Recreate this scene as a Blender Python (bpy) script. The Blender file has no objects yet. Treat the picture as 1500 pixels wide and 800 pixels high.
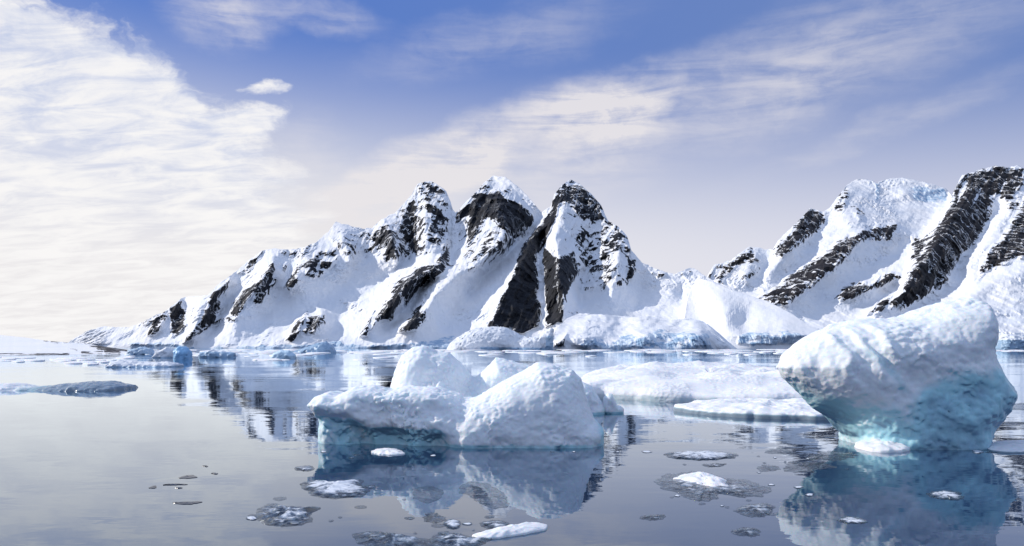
import bpy, math, random
import numpy as np

# ------------------------------------------------------------------ camera / world / sun
F_PX = 1177.0            # focal length in photo pixels (photo 1500 x 800)
YH = 503.0               # horizon row
CAM_H = 4.0
R = math.radians
scene = bpy.context.scene
cam_d = bpy.data.cameras.new('camera')
cam = bpy.data.objects.new('camera', cam_d)
scene.collection.objects.link(cam)
cam.location = (0, 0, CAM_H)
cam.rotation_euler = (R(90), 0, 0)
cam_d.sensor_fit = 'HORIZONTAL'
cam_d.sensor_width = 36.0
cam_d.lens = 36.0 * F_PX / 1500.0
cam_d.shift_y = (YH - 400.0) / 1500.0
cam_d.clip_start = 0.1
cam_d.clip_end = 60000
scene.camera = cam

SUN_AZ = 77.0            # degrees left of the view direction
SUN_EL = 31.0
a, e = R(SUN_AZ), R(SUN_EL)
sun_vec = (-math.sin(a) * math.cos(e), math.cos(a) * math.cos(e), math.sin(e))
sun_d = bpy.data.lights.new('sun', 'SUN')
sun_d.energy = 3.75
sun_d.angle = R(0.6)
sun_d.color = (1.0, 0.93, 0.84)
sun = bpy.data.objects.new('sun', sun_d)
scene.collection.objects.link(sun)
from mathutils import Vector
sun.rotation_euler = Vector(sun_vec).to_track_quat('Z', 'Y').to_euler()
sun.location = (-200, 50, 300)

vs = scene.view_settings
vs.view_transform = 'Standard'
vs.look = 'None'
vs.exposure = 0.0
vs.gamma = 1.0
vs.use_curve_mapping = False
scene.cycles.max_bounces = 8
scene.cycles.use_denoising = True
scene.cycles.caustics_reflective = False
scene.cycles.caustics_refractive = False


class NT:
    """small helper round a node tree"""
    def __init__(self, nt):
        self.nt = nt
        nt.nodes.clear()

    def n(self, kind, **kw):
        nd = self.nt.nodes.new(kind)
        for k, v in kw.items():
            setattr(nd, k, v)
        return nd

    def l(self, a, b):
        self.nt.links.new(a, b)

    def put(self, sock, v):
        if hasattr(v, 'is_output') or isinstance(v, bpy.types.NodeSocket):
            self.l(v, sock)
        else:
            sock.default_value = v

    def math(self, op, a, b=0.0, c=0.0, clamp=False):
        nd = self.n('ShaderNodeMath', operation=op, use_clamp=clamp)
        self.put(nd.inputs[0], a)
        self.put(nd.inputs[1], b)
        self.put(nd.inputs[2], c)
        return nd.outputs[0]

    def vmath(self, op, a, b=(0, 0, 0), scale=None):
        nd = self.n('ShaderNodeVectorMath', operation=op)
        self.put(nd.inputs[0], a)
        self.put(nd.inputs[1], b)
        if scale is not None:
            self.put(nd.inputs['Scale'], scale)
        return nd.outputs['Value'] if op in ('LENGTH', 'DOT_PRODUCT', 'DISTANCE') else nd.outputs[0]

    def smooth(self, v, lo, hi, a=0.0, b=1.0):
        nd = self.n('ShaderNodeMapRange', interpolation_type='SMOOTHSTEP')
        self.put(nd.inputs['Value'], v)
        nd.inputs['From Min'].default_value = lo
        nd.inputs['From Max'].default_value = hi
        nd.inputs['To Min'].default_value = a
        nd.inputs['To Max'].default_value = b
        return nd.outputs[0]

    def noise(self, vec, scale, detail=4, rough=0.5, dist=0.0, color=False):
        nd = self.n('ShaderNodeTexNoise')
        self.put(nd.inputs['Vector'], vec)
        nd.inputs['Scale'].default_value = scale
        nd.inputs['Detail'].default_value = detail
        nd.inputs['Roughness'].default_value = rough
        nd.inputs['Distortion'].default_value = dist
        return nd.outputs['Color' if color else 'Fac']

    def mix(self, f, a, b, mode='MIX'):
        nd = self.n('ShaderNodeMix', data_type='RGBA', blend_type=mode)
        self.put(nd.inputs[0], f)
        for s, v in ((nd.inputs[6], a), (nd.inputs[7], b)):
            if isinstance(v, tuple) and len(v) == 3:
                v = (*v, 1)
            self.put(s, v)
        return nd.outputs[2]

    def mapping(self, vec, loc=(0, 0, 0), rot=(0, 0, 0), sc=(1, 1, 1), kind='POINT'):
        nd = self.n('ShaderNodeMapping', vector_type=kind)
        self.put(nd.inputs[0], vec)
        nd.inputs['Location'].default_value = loc
        nd.inputs['Rotation'].default_value = rot
        nd.inputs['Scale'].default_value = sc
        return nd.outputs[0]


# ---- sky: Nishita + procedural clouds laid out by direction (azimuth, elevation)
W = bpy.data.worlds.new('World')
scene.world = W
W.use_nodes = True
w = NT(W.node_tree)
KS = 0.075
sky = w.n('ShaderNodeTexSky', sky_type='NISHITA')
sky.sun_disc = False
sky.sun_elevation = R(SUN_EL)
sky.sun_rotation = R(-SUN_AZ)
sky.air_density = 1.0
sky.dust_density = 0.3
sky.ozone_density = 4.0
gen = w.n('ShaderNodeTexCoord').outputs['Generated']
sep = w.n('ShaderNodeSeparateXYZ')
w.l(gen, sep.inputs[0])
az = w.math('ARCTAN2', sep.outputs[0], sep.outputs[1])
el = w.math('ARCSINE', sep.outputs[2])
U = w.math('MULTIPLY', az, 11.77)
V = w.math('MULTIPLY', el, 11.77)
cmb = w.n('ShaderNodeCombineXYZ')
w.l(U, cmb.inputs[0])
w.l(V, cmb.inputs[1])
uv = cmb.outputs[0]
# perspective sheet coordinates for cloud grain
zz = w.math('ADD', w.math('MAXIMUM', sep.outputs[2], 0.0), 0.22)
sheet = w.vmath('DIVIDE', gen, (1, 1, 1))
cz = w.n('ShaderNodeCombineXYZ')
w.l(w.math('DIVIDE', sep.outputs[0], zz), cz.inputs[0])
w.l(w.math('DIVIDE', sep.outputs[1], zz), cz.inputs[1])
sheet = cz.outputs[0]
warp = w.vmath('SUBTRACT', w.noise(w.mapping(uv, sc=(0.8, 1.3, 1)), 0.9, 5, 0.6, color=True), (0.5, 0.5, 0.5))
uvw = w.vmath('ADD', uv, w.vmath('MULTIPLY', warp, (1.3, 0.75, 0)))
grain0 = w.noise(w.mapping(sheet, rot=(0, 0, R(-20)), sc=(1.0, 1.7, 1)), 3.2, 8, 0.62, 0.4)
fine = w.noise(w.mapping(sheet, rot=(0, 0, R(-28)), sc=(0.8, 1.9, 1)), 6.5, 7, 0.6, 0.6)
puff = w.noise(w.mapping(uvw, sc=(1.0, 1.5, 1)), 1.7, 9, 0.62, 0.3)
hi = w.smooth(V, 0.8, 3.2)
gm = w.n('ShaderNodeMix', data_type='FLOAT')
w.l(w.math('MULTIPLY', hi, 0.7), gm.inputs[0])
w.l(grain0, gm.inputs[2])
w.l(puff, gm.inputs[3])
grain = gm.outputs[0]
streak = w.noise(w.mapping(uv, rot=(0, 0, R(-14)), sc=(0.35, 2.4, 1)), 1.6, 7, 0.6, 0.5)


def uvc(px, py):
    A = math.atan2(px - 750, F_PX)
    E = math.atan2(YH - py, math.hypot(px - 750, F_PX))
    return A * 11.77, E * 11.77


def blob(px, py, rx, ry, rot=0, inner=0.2, outer=1.0, amp=1.0):
    u, v = uvc(px, py)
    m = w.mapping(uvw, loc=(u, v, 0), rot=(0, 0, R(rot)), sc=(rx / 100, ry / 100, 1), kind='TEXTURE')
    return w.smooth(w.vmath('LENGTH', m), outer, inner, 0.0, amp)


def vsum(vals):
    acc = vals[0]
    for v in vals[1:]:
        acc = w.math('ADD', acc, v)
    return acc


# dense bright cloud field
dense = vsum([blob(-40, 300, 470, 262, -14, 0.72, 1.16), blob(388, 128, 44, 14, 3, 0.2, 1.3, 0.8),
              blob(385, 172, 70, 22, 20, 0.2, 1.3, 0.65), blob(150, 150, 170, 90, -25, 0.3, 1.2, 0.6)])
dcov = w.smooth(w.math('ADD', dense, w.math('MULTIPLY', w.math('SUBTRACT', grain, 0.5), 1.7)), 0.22, 0.85)
# thin veils
veil = vsum([blob(335, 28, 95, 42, 10, 0.1, 1.1, 0.62), blob(470, 22, 110, 26, 0, 0.1, 1.1, 0.32),
             blob(590, 275, 200, 66, 27, 0.45, 1.12, 1.15), blob(690, 225, 70, 36, 18, 0.1, 1.2, 0.35),
             blob(870, 165, 150, 62, 8, 0.2, 1.15, 1.0), blob(1010, 95, 170, 30, 20, 0.1, 1.1, 0.10),
             blob(790, 250, 190, 70, 8, 0.1, 1.2, 0.40), blob(1130, 120, 420, 95, 14, 0.0, 1.1, 0.55), blob(720, 60, 260, 50, 10, 0.0, 1.1, 0.30),
             blob(1300, 185, 260, 24, 16, 0.1, 1.1, 0.22), blob(430, 250, 120, 90, 20, 0.2, 1.1, 0.35)])
vcov = w.math('MULTIPLY', veil, w.smooth(w.math('ADD', w.math('MULTIPLY', streak, 0.55), w.math('MULTIPLY', grain, 0.45)), 0.30, 0.66, 0.1, 1.4), clamp=True)
# horizon haze of the far sky
hzv = w.math('ADD', V, w.math('MULTIPLY', U, 0.07))
hz = w.math('MULTIPLY', w.smooth(hzv, 4.3, 1.1), 0.97)
side = w.smooth(U, -5.0, 5.5)
hazec = w.mix(side, (0.86, 0.845, 0.84), (0.765, 0.765, 0.845))
upper = w.mix(side, (0.10, 0.215, 0.66), (0.17, 0.27, 0.62))
nish = w.vmath('SCALE', sky.outputs[0], scale=KS)
base = w.mix(0.75, nish, upper)
c = w.mix(hz, base, hazec)
c = w.mix(w.math('MULTIPLY', vcov, 0.9), c, (0.82, 0.79, 0.81))
shadec = w.mix(w.smooth(w.math('ADD', w.math('MULTIPLY', fine, 0.6), w.math('MULTIPLY', grain, 0.4)), 0.36, 0.60),
               w.mix(hi, (0.84, 0.82, 0.83), (0.58, 0.64, 0.82)), (0.95, 0.935, 0.93))
c = w.mix(w.math('MULTIPLY', dcov, 0.96), c, shadec)
# added overcast outside the view, overhead, to the sides and rear, for fill
wide = w.math('MAXIMUM', w.smooth(V, 6.6, 9.5), w.smooth(w.math('ABSOLUTE', U), 8.5, 13.0))
wide = w.math('MULTIPLY', wide, w.smooth(grain, 0.25, 0.5, 0.55, 1.0))
c = w.mix(w.math('MULTIPLY', wide, 0.85), c, (0.42, 0.52, 0.74))
# below the horizon: plain dim sea tone
below = w.smooth(sep.outputs[2], -0.02, 0.0)
c = w.mix(below, (0.12, 0.16, 0.24), c)
bg = w.n('ShaderNodeBackground')
w.l(c, bg.inputs[0])
bg.inputs[1].default_value = 1.0
wo = w.n('ShaderNodeOutputWorld')
w.l(bg.outputs[0], wo.inputs[0])


# ------------------------------------------------------------------ numpy noise
def _hash(ix, iy, iz, seed):
    h = (ix.astype(np.uint32) * np.uint32(374761393) + iy.astype(np.uint32) * np.uint32(668265263)
         + iz.astype(np.uint32) * np.uint32(2246822519) + np.uint32(seed * 3266489917 & 0xffffffff))
    h ^= h >> np.uint32(13)
    h *= np.uint32(1274126177)
    h ^= h >> np.uint32(16)
    h *= np.uint32(2654435761)
    h ^= h >> np.uint32(15)
    return h


def vnoise(x, y, z, seed=0):
    """gradient noise, about -1..1"""
    x, y, z = np.broadcast_arrays(x, y, z)
    fx, fy, fz = np.floor(x), np.floor(y), np.floor(z)
    ix, iy, iz = fx.astype(np.int64), fy.astype(np.int64), fz.astype(np.int64)
    dx, dy, dz = (x - fx).astype(np.float32), (y - fy).astype(np.float32), (z - fz).astype(np.float32)
    ux, uy, uz = [t * t * t * (t * (t * 6 - 15) + 10) for t in (dx, dy, dz)]
    acc = np.zeros(x.shape, np.float32)
    for i in (0, 1):
        wx = ux if i else 1 - ux
        for j in (0, 1):
            wy = uy if j else 1 - uy
            for k in (0, 1):
                wz = uz if k else 1 - uz
                h = _hash(ix + i, iy + j, iz + k, seed)
                gx = (h & np.uint32(1023)).astype(np.float32) / 511.5 - 1
                gy = ((h >> np.uint32(10)) & np.uint32(1023)).astype(np.float32) / 511.5 - 1
                gz = ((h >> np.uint32(20)) & np.uint32(1023)).astype(np.float32) / 511.5 - 1
                acc += wx * wy * wz * (gx * (dx - i) + gy * (dy - j) + gz * (dz - k))
    return acc * 1.4


def fbm(x, y, z, octv=5, gain=0.5, seed=0, ridged=False):
    s, a_, tot = 0.0, 1.0, 0.0
    f = 1.0
    for o in range(octv):
        n = vnoise(x * f + 13.7 * o, y * f - 7.1 * o, z * f + 3.3 * o, seed + o)
        if ridged:
            n = 1 - 2.2 * np.abs(n)
        s = s + a_ * n
        tot += a_
        a_ *= gain
        f *= 2.03
    return s / tot


def worley(x, y, z, seed=0):
    x, y, z = np.broadcast_arrays(x, y, z)
    fx, fy, fz = np.floor(x), np.floor(y), np.floor(z)
    best = np.full(x.shape, 9.0, np.float32)
    for i in (-1, 0, 1):
        for j in (-1, 0, 1):
            for k in (-1, 0, 1):
                cx, cy, cz_ = fx + i, fy + j, fz + k
                h = _hash(cx.astype(np.int64), cy.astype(np.int64), cz_.astype(np.int64), seed)
                px = cx + (h & np.uint32(1023)) / 1023.0
                py = cy + ((h >> np.uint32(10)) & np.uint32(1023)) / 1023.0
                pz = cz_ + ((h >> np.uint32(20)) & np.uint32(1023)) / 1023.0
                d = (px - x) ** 2 + (py - y) ** 2 + (pz - z) ** 2
                np.minimum(best, d, out=best, casting='unsafe')
    return np.sqrt(best)


def sstep(x, lo, hi):
    t = np.clip((x - lo) / (hi - lo), 0, 1)
    return t * t * (3 - 2 * t)


def poly_sd(X, Y, poly):
    """signed distance to a polygon, positive inside"""
    P = np.asarray(poly, float)
    d2 = np.full(X.shape, 1e18)
    ins = np.zeros(X.shape, bool)
    n = len(P)
    for i in range(n):
        ax, ay = P[i]
        bx, by = P[(i + 1) % n]
        ex, ey = bx - ax, by - ay
        L = ex * ex + ey * ey + 1e-12
        t = np.clip(((X - ax) * ex + (Y - ay) * ey) / L, 0, 1)
        d2 = np.minimum(d2, (X - ax - t * ex) ** 2 + (Y - ay - t * ey) ** 2)
        if ay != by:
            cnd = (Y >= min(ay, by)) & (Y < max(ay, by))
            xi = ax + (Y - ay) / (by - ay) * ex
            ins ^= cnd & (X < xi)
    return np.sqrt(d2) * np.where(ins, 1, -1)


# ------------------------------------------------------------------ mesh helpers
def new_mesh(name, V_, Fq, mat, attrs=None, smooth=True, loc=(0, 0, 0), parent=None):
    """V_ (n,3), Fq (m,4) or (m,3) int arrays -> one linked mesh object with its origin at loc"""
    V_ = np.asarray(V_, np.float64) - np.array(loc)
    Fq = np.asarray(Fq, np.int32)
    me = bpy.data.meshes.new(name)
    k = Fq.shape[1]
    me.vertices.add(len(V_))
    me.vertices.foreach_set('co', V_.astype(np.float32).ravel())
    me.loops.add(Fq.size)
    me.loops.foreach_set('vertex_index', Fq.ravel())
    me.polygons.add(len(Fq))
    me.polygons.foreach_set('loop_start', np.arange(0, Fq.size, k, dtype=np.int32))
    me.polygons.foreach_set('loop_total', np.full(len(Fq), k, np.int32))
    me.polygons.foreach_set('use_smooth', np.full(len(Fq), smooth, bool))
    me.update(calc_edges=True)
    me.validate()
    for an, av in (attrs or {}).items():
        at = me.attributes.new(an, 'FLOAT', 'POINT')
        at.data.foreach_set('value', np.asarray(av, np.float32).ravel())
    me.materials.append(mat)
    o = bpy.data.objects.new(name, me)
    o.location = loc
    scene.collection.objects.link(o)
    if parent:
        o.parent = parent
    return o


def grid_faces(nr, nc):
    i = np.arange(nr * nc).reshape(nr, nc)
    return np.stack([i[:-1, :-1], i[:-1, 1:], i[1:, 1:], i[1:, :-1]], -1).reshape(-1, 4)


def thing(o, label, cat, group=None):
    o['label'] = label
    o['category'] = cat
    if group:
        o['group'] = group
    return o


def structure(o, label=None, cat=None):
    o['kind'] = 'structure'
    if label:
        o['label'] = label
    if cat:
        o['category'] = cat
    return o


def wx(px, D):
    return (px - 750.0) / F_PX * D


def wz(py, D):
    return CAM_H + (YH - py) / F_PX * D


def dwater(py):
    return CAM_H * F_PX / (py - YH)


# ------------------------------------------------------------------ materials
def new_mat(name):
    m = bpy.data.materials.new(name)
    m.use_nodes = True
    t = NT(m.node_tree)
    p = t.n('ShaderNodeBsdfPrincipled')
    out = t.n('ShaderNodeOutputMaterial')
    t.l(p.outputs[0], out.inputs[0])
    return m, t, p, out


def attr(t, name):
    return t.n('ShaderNodeAttribute', attribute_name=name).outputs['Fac']


def mountain_mat(name, rock_a, rock_b, unit):
    m, t, p, out = new_mat(name)
    co = t.n('ShaderNodeTexCoord').outputs['Object']
    rk = attr(t, 'rock')
    ic = attr(t, 'ice')
    nz = t.n('ShaderNodeSeparateXYZ')
    t.l(t.n('ShaderNodeNewGeometry').outputs['Normal'], nz.inputs[0])
    n1 = t.noise(co, 0.06 / unit, 6, 0.6)
    n2 = t.noise(t.mapping(co, rot=(0, R(28), 0), sc=(1.1, 0.6, 0.6)), 0.13 / unit, 4, 0.6)
    nn = t.math('ADD', t.math('MULTIPLY', t.math('SUBTRACT', n1, 0.5), 1.1), t.math('MULTIPLY', t.math('SUBTRACT', n2, 0.5), 2.1))
    # ledges that hold snow inside the rock
    led = t.math('MULTIPLY', t.smooth(nz.outputs[2], 0.35, 0.9, 0.0, 0.75), t.smooth(t.noise(co, 0.05 / unit, 5, 0.6), 0.35, 0.62))
    f = t.math('SUBTRACT', t.math('ADD', rk, nn), led)
    fac = t.smooth(f, 0.0, 0.10)
    n3 = t.noise(t.mapping(co, rot=(0, R(22), 0), sc=(1.0, 0.5, 0.45)), 0.04 / unit, 5, 0.6, 0.4)
    crack = t.smooth(t.math('ABSOLUTE', t.math('SUBTRACT', n3, 0.5)), 0.016, 0.006)
    fac = t.math('MULTIPLY', fac, t.math('SUBTRACT', 1.0, t.math('MULTIPLY', crack, t.smooth(rk, 1.7, 1.0, 0.0, 0.75))))
    rc = t.mix(t.smooth(n1, 0.35, 0.65), rock_a, rock_b)
    sn = t.mix(t.smooth(t.noise(co, 0.02 / unit, 5, 0.6), 0.3, 0.7), (0.80, 0.83, 0.88), (0.86, 0.86, 0.87))
    ib = t.mix(t.smooth(t.noise(t.mapping(co, sc=(1, 1, 0.3)), 0.16 / unit, 6, 0.65), 0.38, 0.62), (0.30, 0.45, 0.62), (0.72, 0.80, 0.88))
    icf = t.smooth(t.math('ADD', ic, t.math('MULTIPLY', nn, 0.9)), 0.0, 0.22)
    col = t.mix(icf, sn, ib)
    col = t.mix(fac, col, rc)
    t.l(col, p.inputs['Base Color'])
    p.inputs['Roughness'].default_value = 0.75
    p.inputs['Specular IOR Level'].default_value = 0.2
    b = t.n('ShaderNodeBump')
    b.inputs['Strength'].default_value = 0.9
    b.inputs['Distance'].default_value = 5.0 * unit
    hh = t.math('ADD', t.math('MULTIPLY', t.noise(co, 0.07 / unit, 6, 0.6), t.math('ADD', t.math('MULTIPLY', fac, 1.1), 0.14)),
                t.math('MULTIPLY', fac, -0.12))
    t.l(hh, b.inputs['Height'])
    t.l(b.outputs[0], p.inputs['Normal'])
    return m


mat_mtn = mountain_mat('mountain_snow_rock', (0.004, 0.005, 0.008), (0.018, 0.020, 0.027), 1.0)
mat_mtn2 = mountain_mat('far_mountain_snow_rock', (0.006, 0.006, 0.008), (0.030, 0.027, 0.029), 2.0)
mat_glac = mountain_mat('glacier_ice', (0.02, 0.02, 0.025), (0.06, 0.06, 0.065), 0.7)


def ice_mat(name, bump_cell=0.22, bump=0.5, blue=(0.36, 0.64, 0.74), white=(0.80, 0.84, 0.89), sss=0.3, deep=(0.21, 0.35, 0.48)):
    m, t, p, out = new_mat(name)
    co = t.n('ShaderNodeTexCoord').outputs['Object']
    nz = t.n('ShaderNodeSeparateXYZ')
    t.l(t.n('ShaderNodeNewGeometry').outputs['Normal'], nz.inputs[0])
    bl = attr(t, 'bare_shade')  # bare blue ice, plus the shade painted on some bergs
    n1 = t.noise(co, 0.9, 6, 0.6)
    n2 = t.noise(co, 5.0, 6, 0.65)
    k = t.math('ADD', bl, t.math('MULTIPLY', t.math('SUBTRACT', n1, 0.5), 0.5))
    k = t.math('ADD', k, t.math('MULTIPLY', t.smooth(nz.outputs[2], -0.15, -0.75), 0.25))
    kf = t.smooth(k, 0.25, 0.95)
    wc = t.mix(t.smooth(n2, 0.3, 0.7), tuple(c_ * 0.93 for c_ in white), white)
    col = t.mix(t.smooth(kf, 0.45, 1.0), t.mix(t.smooth(kf, 0.0, 0.5), wc, blue), deep)  # the slate end also holds the painted shade
    t.l(col, p.inputs['Base Color'])
    t.l(t.smooth(kf, 0, 1, 0.62, 0.24), p.inputs['Roughness'])
    p.inputs['Subsurface Weight'].default_value = sss
    p.inputs['Subsurface Radius'].default_value = (0.25, 0.7, 1.0)
    p.inputs['Subsurface Scale'].default_value = 0.5
    p.inputs['IOR'].default_value = 1.31
    vo = t.n('ShaderNodeTexVoronoi', feature='SMOOTH_F1')
    vo.inputs['Scale'].default_value = 1.0 / bump_cell
    vo.inputs['Smoothness'].default_value = 0.35
    t.l(t.vmath('ADD', t.mapping(co, sc=(1, 1, 1.25)), t.vmath('SCALE', t.noise(co, 2.0, 3, 0.5, color=True), scale=0.25)), vo.inputs['Vector'])
    hgt = t.math('ADD', t.math('MULTIPLY', t.math('MULTIPLY', vo.outputs['Distance'], vo.outputs['Distance']), -0.0), t.math('MULTIPLY', t.noise(co, 11.0, 4, 0.55), 0.10))
    am = t.smooth(t.noise(co, 0.5, 3, 0.5), 0.38, 0.6, 0.2, 1.1)
    hgt = t.math('ADD', hgt, t.math('MULTIPLY', am, t.math('MULTIPLY', vo.outputs['Distance'], t.math('SUBTRACT', 0.75, t.math('MULTIPLY', kf, 0.5)))))
    b = t.n('ShaderNodeBump')
    b.inputs['Strength'].default_value = bump
    b.inputs['Distance'].default_value = bump_cell * 0.55
    t.l(hgt, b.inputs['Height'])
    t.l(b.outputs[0], p.inputs['Normal'])
    return m


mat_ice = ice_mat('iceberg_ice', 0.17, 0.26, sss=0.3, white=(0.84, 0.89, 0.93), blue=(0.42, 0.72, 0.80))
mat_floe = ice_mat('floe_snow', 0.35, 0.45, blue=(0.34, 0.48, 0.54), white=(0.87, 0.89, 0.92), sss=0.2, deep=(0.25, 0.32, 0.39))
mat_far = ice_mat('distant_ice', 3.0, 0.35, blue=(0.42, 0.58, 0.74), white=(0.80, 0.84, 0.90), sss=0.0, deep=(0.30, 0.44, 0.60))
mat_bluefar = ice_mat('distant_blue_ice', 2.0, 0.4, blue=(0.34, 0.62, 0.90), white=(0.60, 0.79, 0.94), sss=0.0, deep=(0.28, 0.52, 0.82))


def clear_ice_mat():
    """small melting pieces: white crust (attribute crust) over dark clear wet ice"""
    m, t, p, out = new_mat('clear_ice')
    co = t.n('ShaderNodeTexCoord').outputs['Object']
    cr = attr(t, 'crust')
    n1 = t.noise(co, 4.0, 6, 0.6)
    n2 = t.noise(co, 6.5, 5, 0.6)
    f = t.smooth(t.math('ADD', cr, t.math('MULTIPLY', t.math('SUBTRACT', n1, 0.5), 1.5)), 0.35, 0.72)
    dark = t.mix(t.smooth(n2, 0.35, 0.7), (0.010, 0.020, 0.034), (0.18, 0.25, 0.33))
    col = t.mix(f, dark, (0.72, 0.77, 0.84))
    t.l(col, p.inputs['Base Color'])
    t.l(t.smooth(f, 0, 1, 0.06, 0.45), p.inputs['Roughness'])
    t.l(t.smooth(t.math('ADD', t.math('ADD', f, cr), t.math('MULTIPLY', n2, 0.5)), 0.2, 0.95, 0.30, 1.0), p.inputs['Alpha'])
    p.inputs['IOR'].default_value = 1.5
    b = t.n('ShaderNodeBump')
    b.inputs['Strength'].default_value = 0.7
    b.inputs['Distance'].default_value = 0.04
    t.l(t.noise(co, 9.0, 4, 0.55), b.inputs['Height'])
    t.l(b.outputs[0], p.inputs['Normal'])
    return m


mat_clear = clear_ice_mat()
mat_wet, _t, _p, _o = new_mat('black_wet_ice')
_p.inputs['Base Color'].default_value = (0.012, 0.018, 0.028, 1)
_p.inputs['Roughness'].default_value = 0.25


def water_mat():
    m, t, p, out = new_mat('sea_water')
    co = t.n('ShaderNodeTexCoord').outputs['Object']
    t.nt.nodes.remove(p)
    df = t.n('ShaderNodeBsdfDiffuse')
    df.inputs['Color'].default_value = (0.018, 0.042, 0.095, 1)
    gl = t.n('ShaderNodeBsdfGlossy')
    gl.inputs['Roughness'].default_value = 0.0
    gl.inputs['Color'].default_value = (0.90, 0.96, 1.0, 1)
    fr = t.n('ShaderNodeFresnel')
    fr.inputs['IOR'].default_value = 1.36
    ms = t.n('ShaderNodeMixShader')
    t.l(t.math('ADD', t.math('MULTIPLY', fr.outputs[0], 1.30), 0.02, clamp=True), ms.inputs[0])
    t.l(df.outputs[0], ms.inputs[1])
    t.l(gl.outputs[0], ms.inputs[2])
    t.l(ms.outputs[0], out.inputs[0])
    big = t.noise(t.mapping(co, rot=(0, 0, R(8)), sc=(0.5, 1.6, 1)), 0.018, 3, 0.55)
    patch = t.smooth(big, 0.40, 0.62, 0.25, 1.35)
    w1 = t.noise(t.mapping(co, rot=(0, 0, R(-12)), sc=(0.55, 1.0, 1)), 0.55, 3, 0.5, 0.3)
    w2 = t.noise(t.mapping(co, rot=(0, 0, R(25)), sc=(0.6, 1.0, 1)), 2.1, 3, 0.5, 0.2)
    w3 = t.noise(t.mapping(co, rot=(0, 0, R(5)), sc=(0.5, 1.0, 1)), 0.12, 2, 0.5)
    hgt = t.math('ADD', t.math('ADD', t.math('MULTIPLY', w1, 0.022), t.math('MULTIPLY', w2, 0.0035)), t.math('MULTIPLY', w3, 0.05))
    hgt = t.math('MULTIPLY', hgt, patch)
    b = t.n('ShaderNodeBump')
    b.inputs['Strength'].default_value = 1.0
    b.inputs['Distance'].default_value = 1.0
    t.l(hgt, b.inputs['Height'])
    t.l(b.outputs[0], gl.inputs['Normal'])
    return m


mat_water = water_mat()

# ------------------------------------------------------------------ water
WV, WF = [], []
rs = [0.0, 30, 120, 500, 2000, 8000, 30000]
ns = 48
for r_ in rs[1:]:
    for k in range(ns):
        t_ = 2 * math.pi * k / ns
        WV.append((r_ * math.cos(t_), r_ * math.sin(t_), 0))
for i in range(len(rs) - 2):
    for k in range(ns):
        k2 = (k + 1) % ns
        WF.append((i * ns + k, (i + 1) * ns + k, (i + 1) * ns + k2, i * ns + k2))
me = bpy.data.meshes.new('water')
me.from_pydata(WV, [], WF + [tuple(range(ns))])
me.materials.append(mat_water)
wat = bpy.data.objects.new('water', me)
scene.collection.objects.link(wat)
structure(wat)


# ------------------------------------------------------------------ terrain from measured control lines
def solve_offsets(x0, x1, y0, y1, lines, step=3.0, iters=1500, soft=1):
    """harmonic interpolation of depth offsets given along ridge and gully lines"""
    nx = int((x1 - x0) / step) + 2
    ny = int((y1 - y0) / step) + 2
    val = np.zeros((ny, nx))
    fix = np.zeros((ny, nx), bool)
    for L in lines:
        for (ax, ay, av), (bx, by, bv) in zip(L[:-1], L[1:]):
            n = int(max(abs(bx - ax), abs(by - ay)) / step * 2) + 2
            for s in np.linspace(0, 1, n):
                i = int(round((ay + (by - ay) * s - y0) / step))
                j = int(round((ax + (bx - ax) * s - x0) / step))
                if 0 <= i < ny and 0 <= j < nx:
                    val[i, j] = av + (bv - av) * s
                    fix[i, j] = True
    cur = val.copy()
    for it in range(iters):
        p = np.pad(cur, 1, mode='edge')
        avg = 0.25 * (p[:-2, 1:-1] + p[2:, 1:-1] + p[1:-1, :-2] + p[1:-1, 2:])
        cur = np.where(fix, val, avg) if it < iters - soft else avg

    def samp(px, py):
        gx = np.clip((px - x0) / step, 0, nx - 1.001)
        gy = np.clip((py - y0) / step, 0, ny - 1.001)
        i, j = gy.astype(int), gx.astype(int)
        fy, fx = gy - i, gx - j
        fx = fx * fx * (3 - 2 * fx) * 0.35 + fx * 0.65
        return (cur[i, j] * (1 - fy) * (1 - fx) + cur[i, j + 1] * (1 - fy) * fx
                + cur[i + 1, j] * fy * (1 - fx) + cur[i + 1, j + 1] * fy * fx)
    return samp


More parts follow.
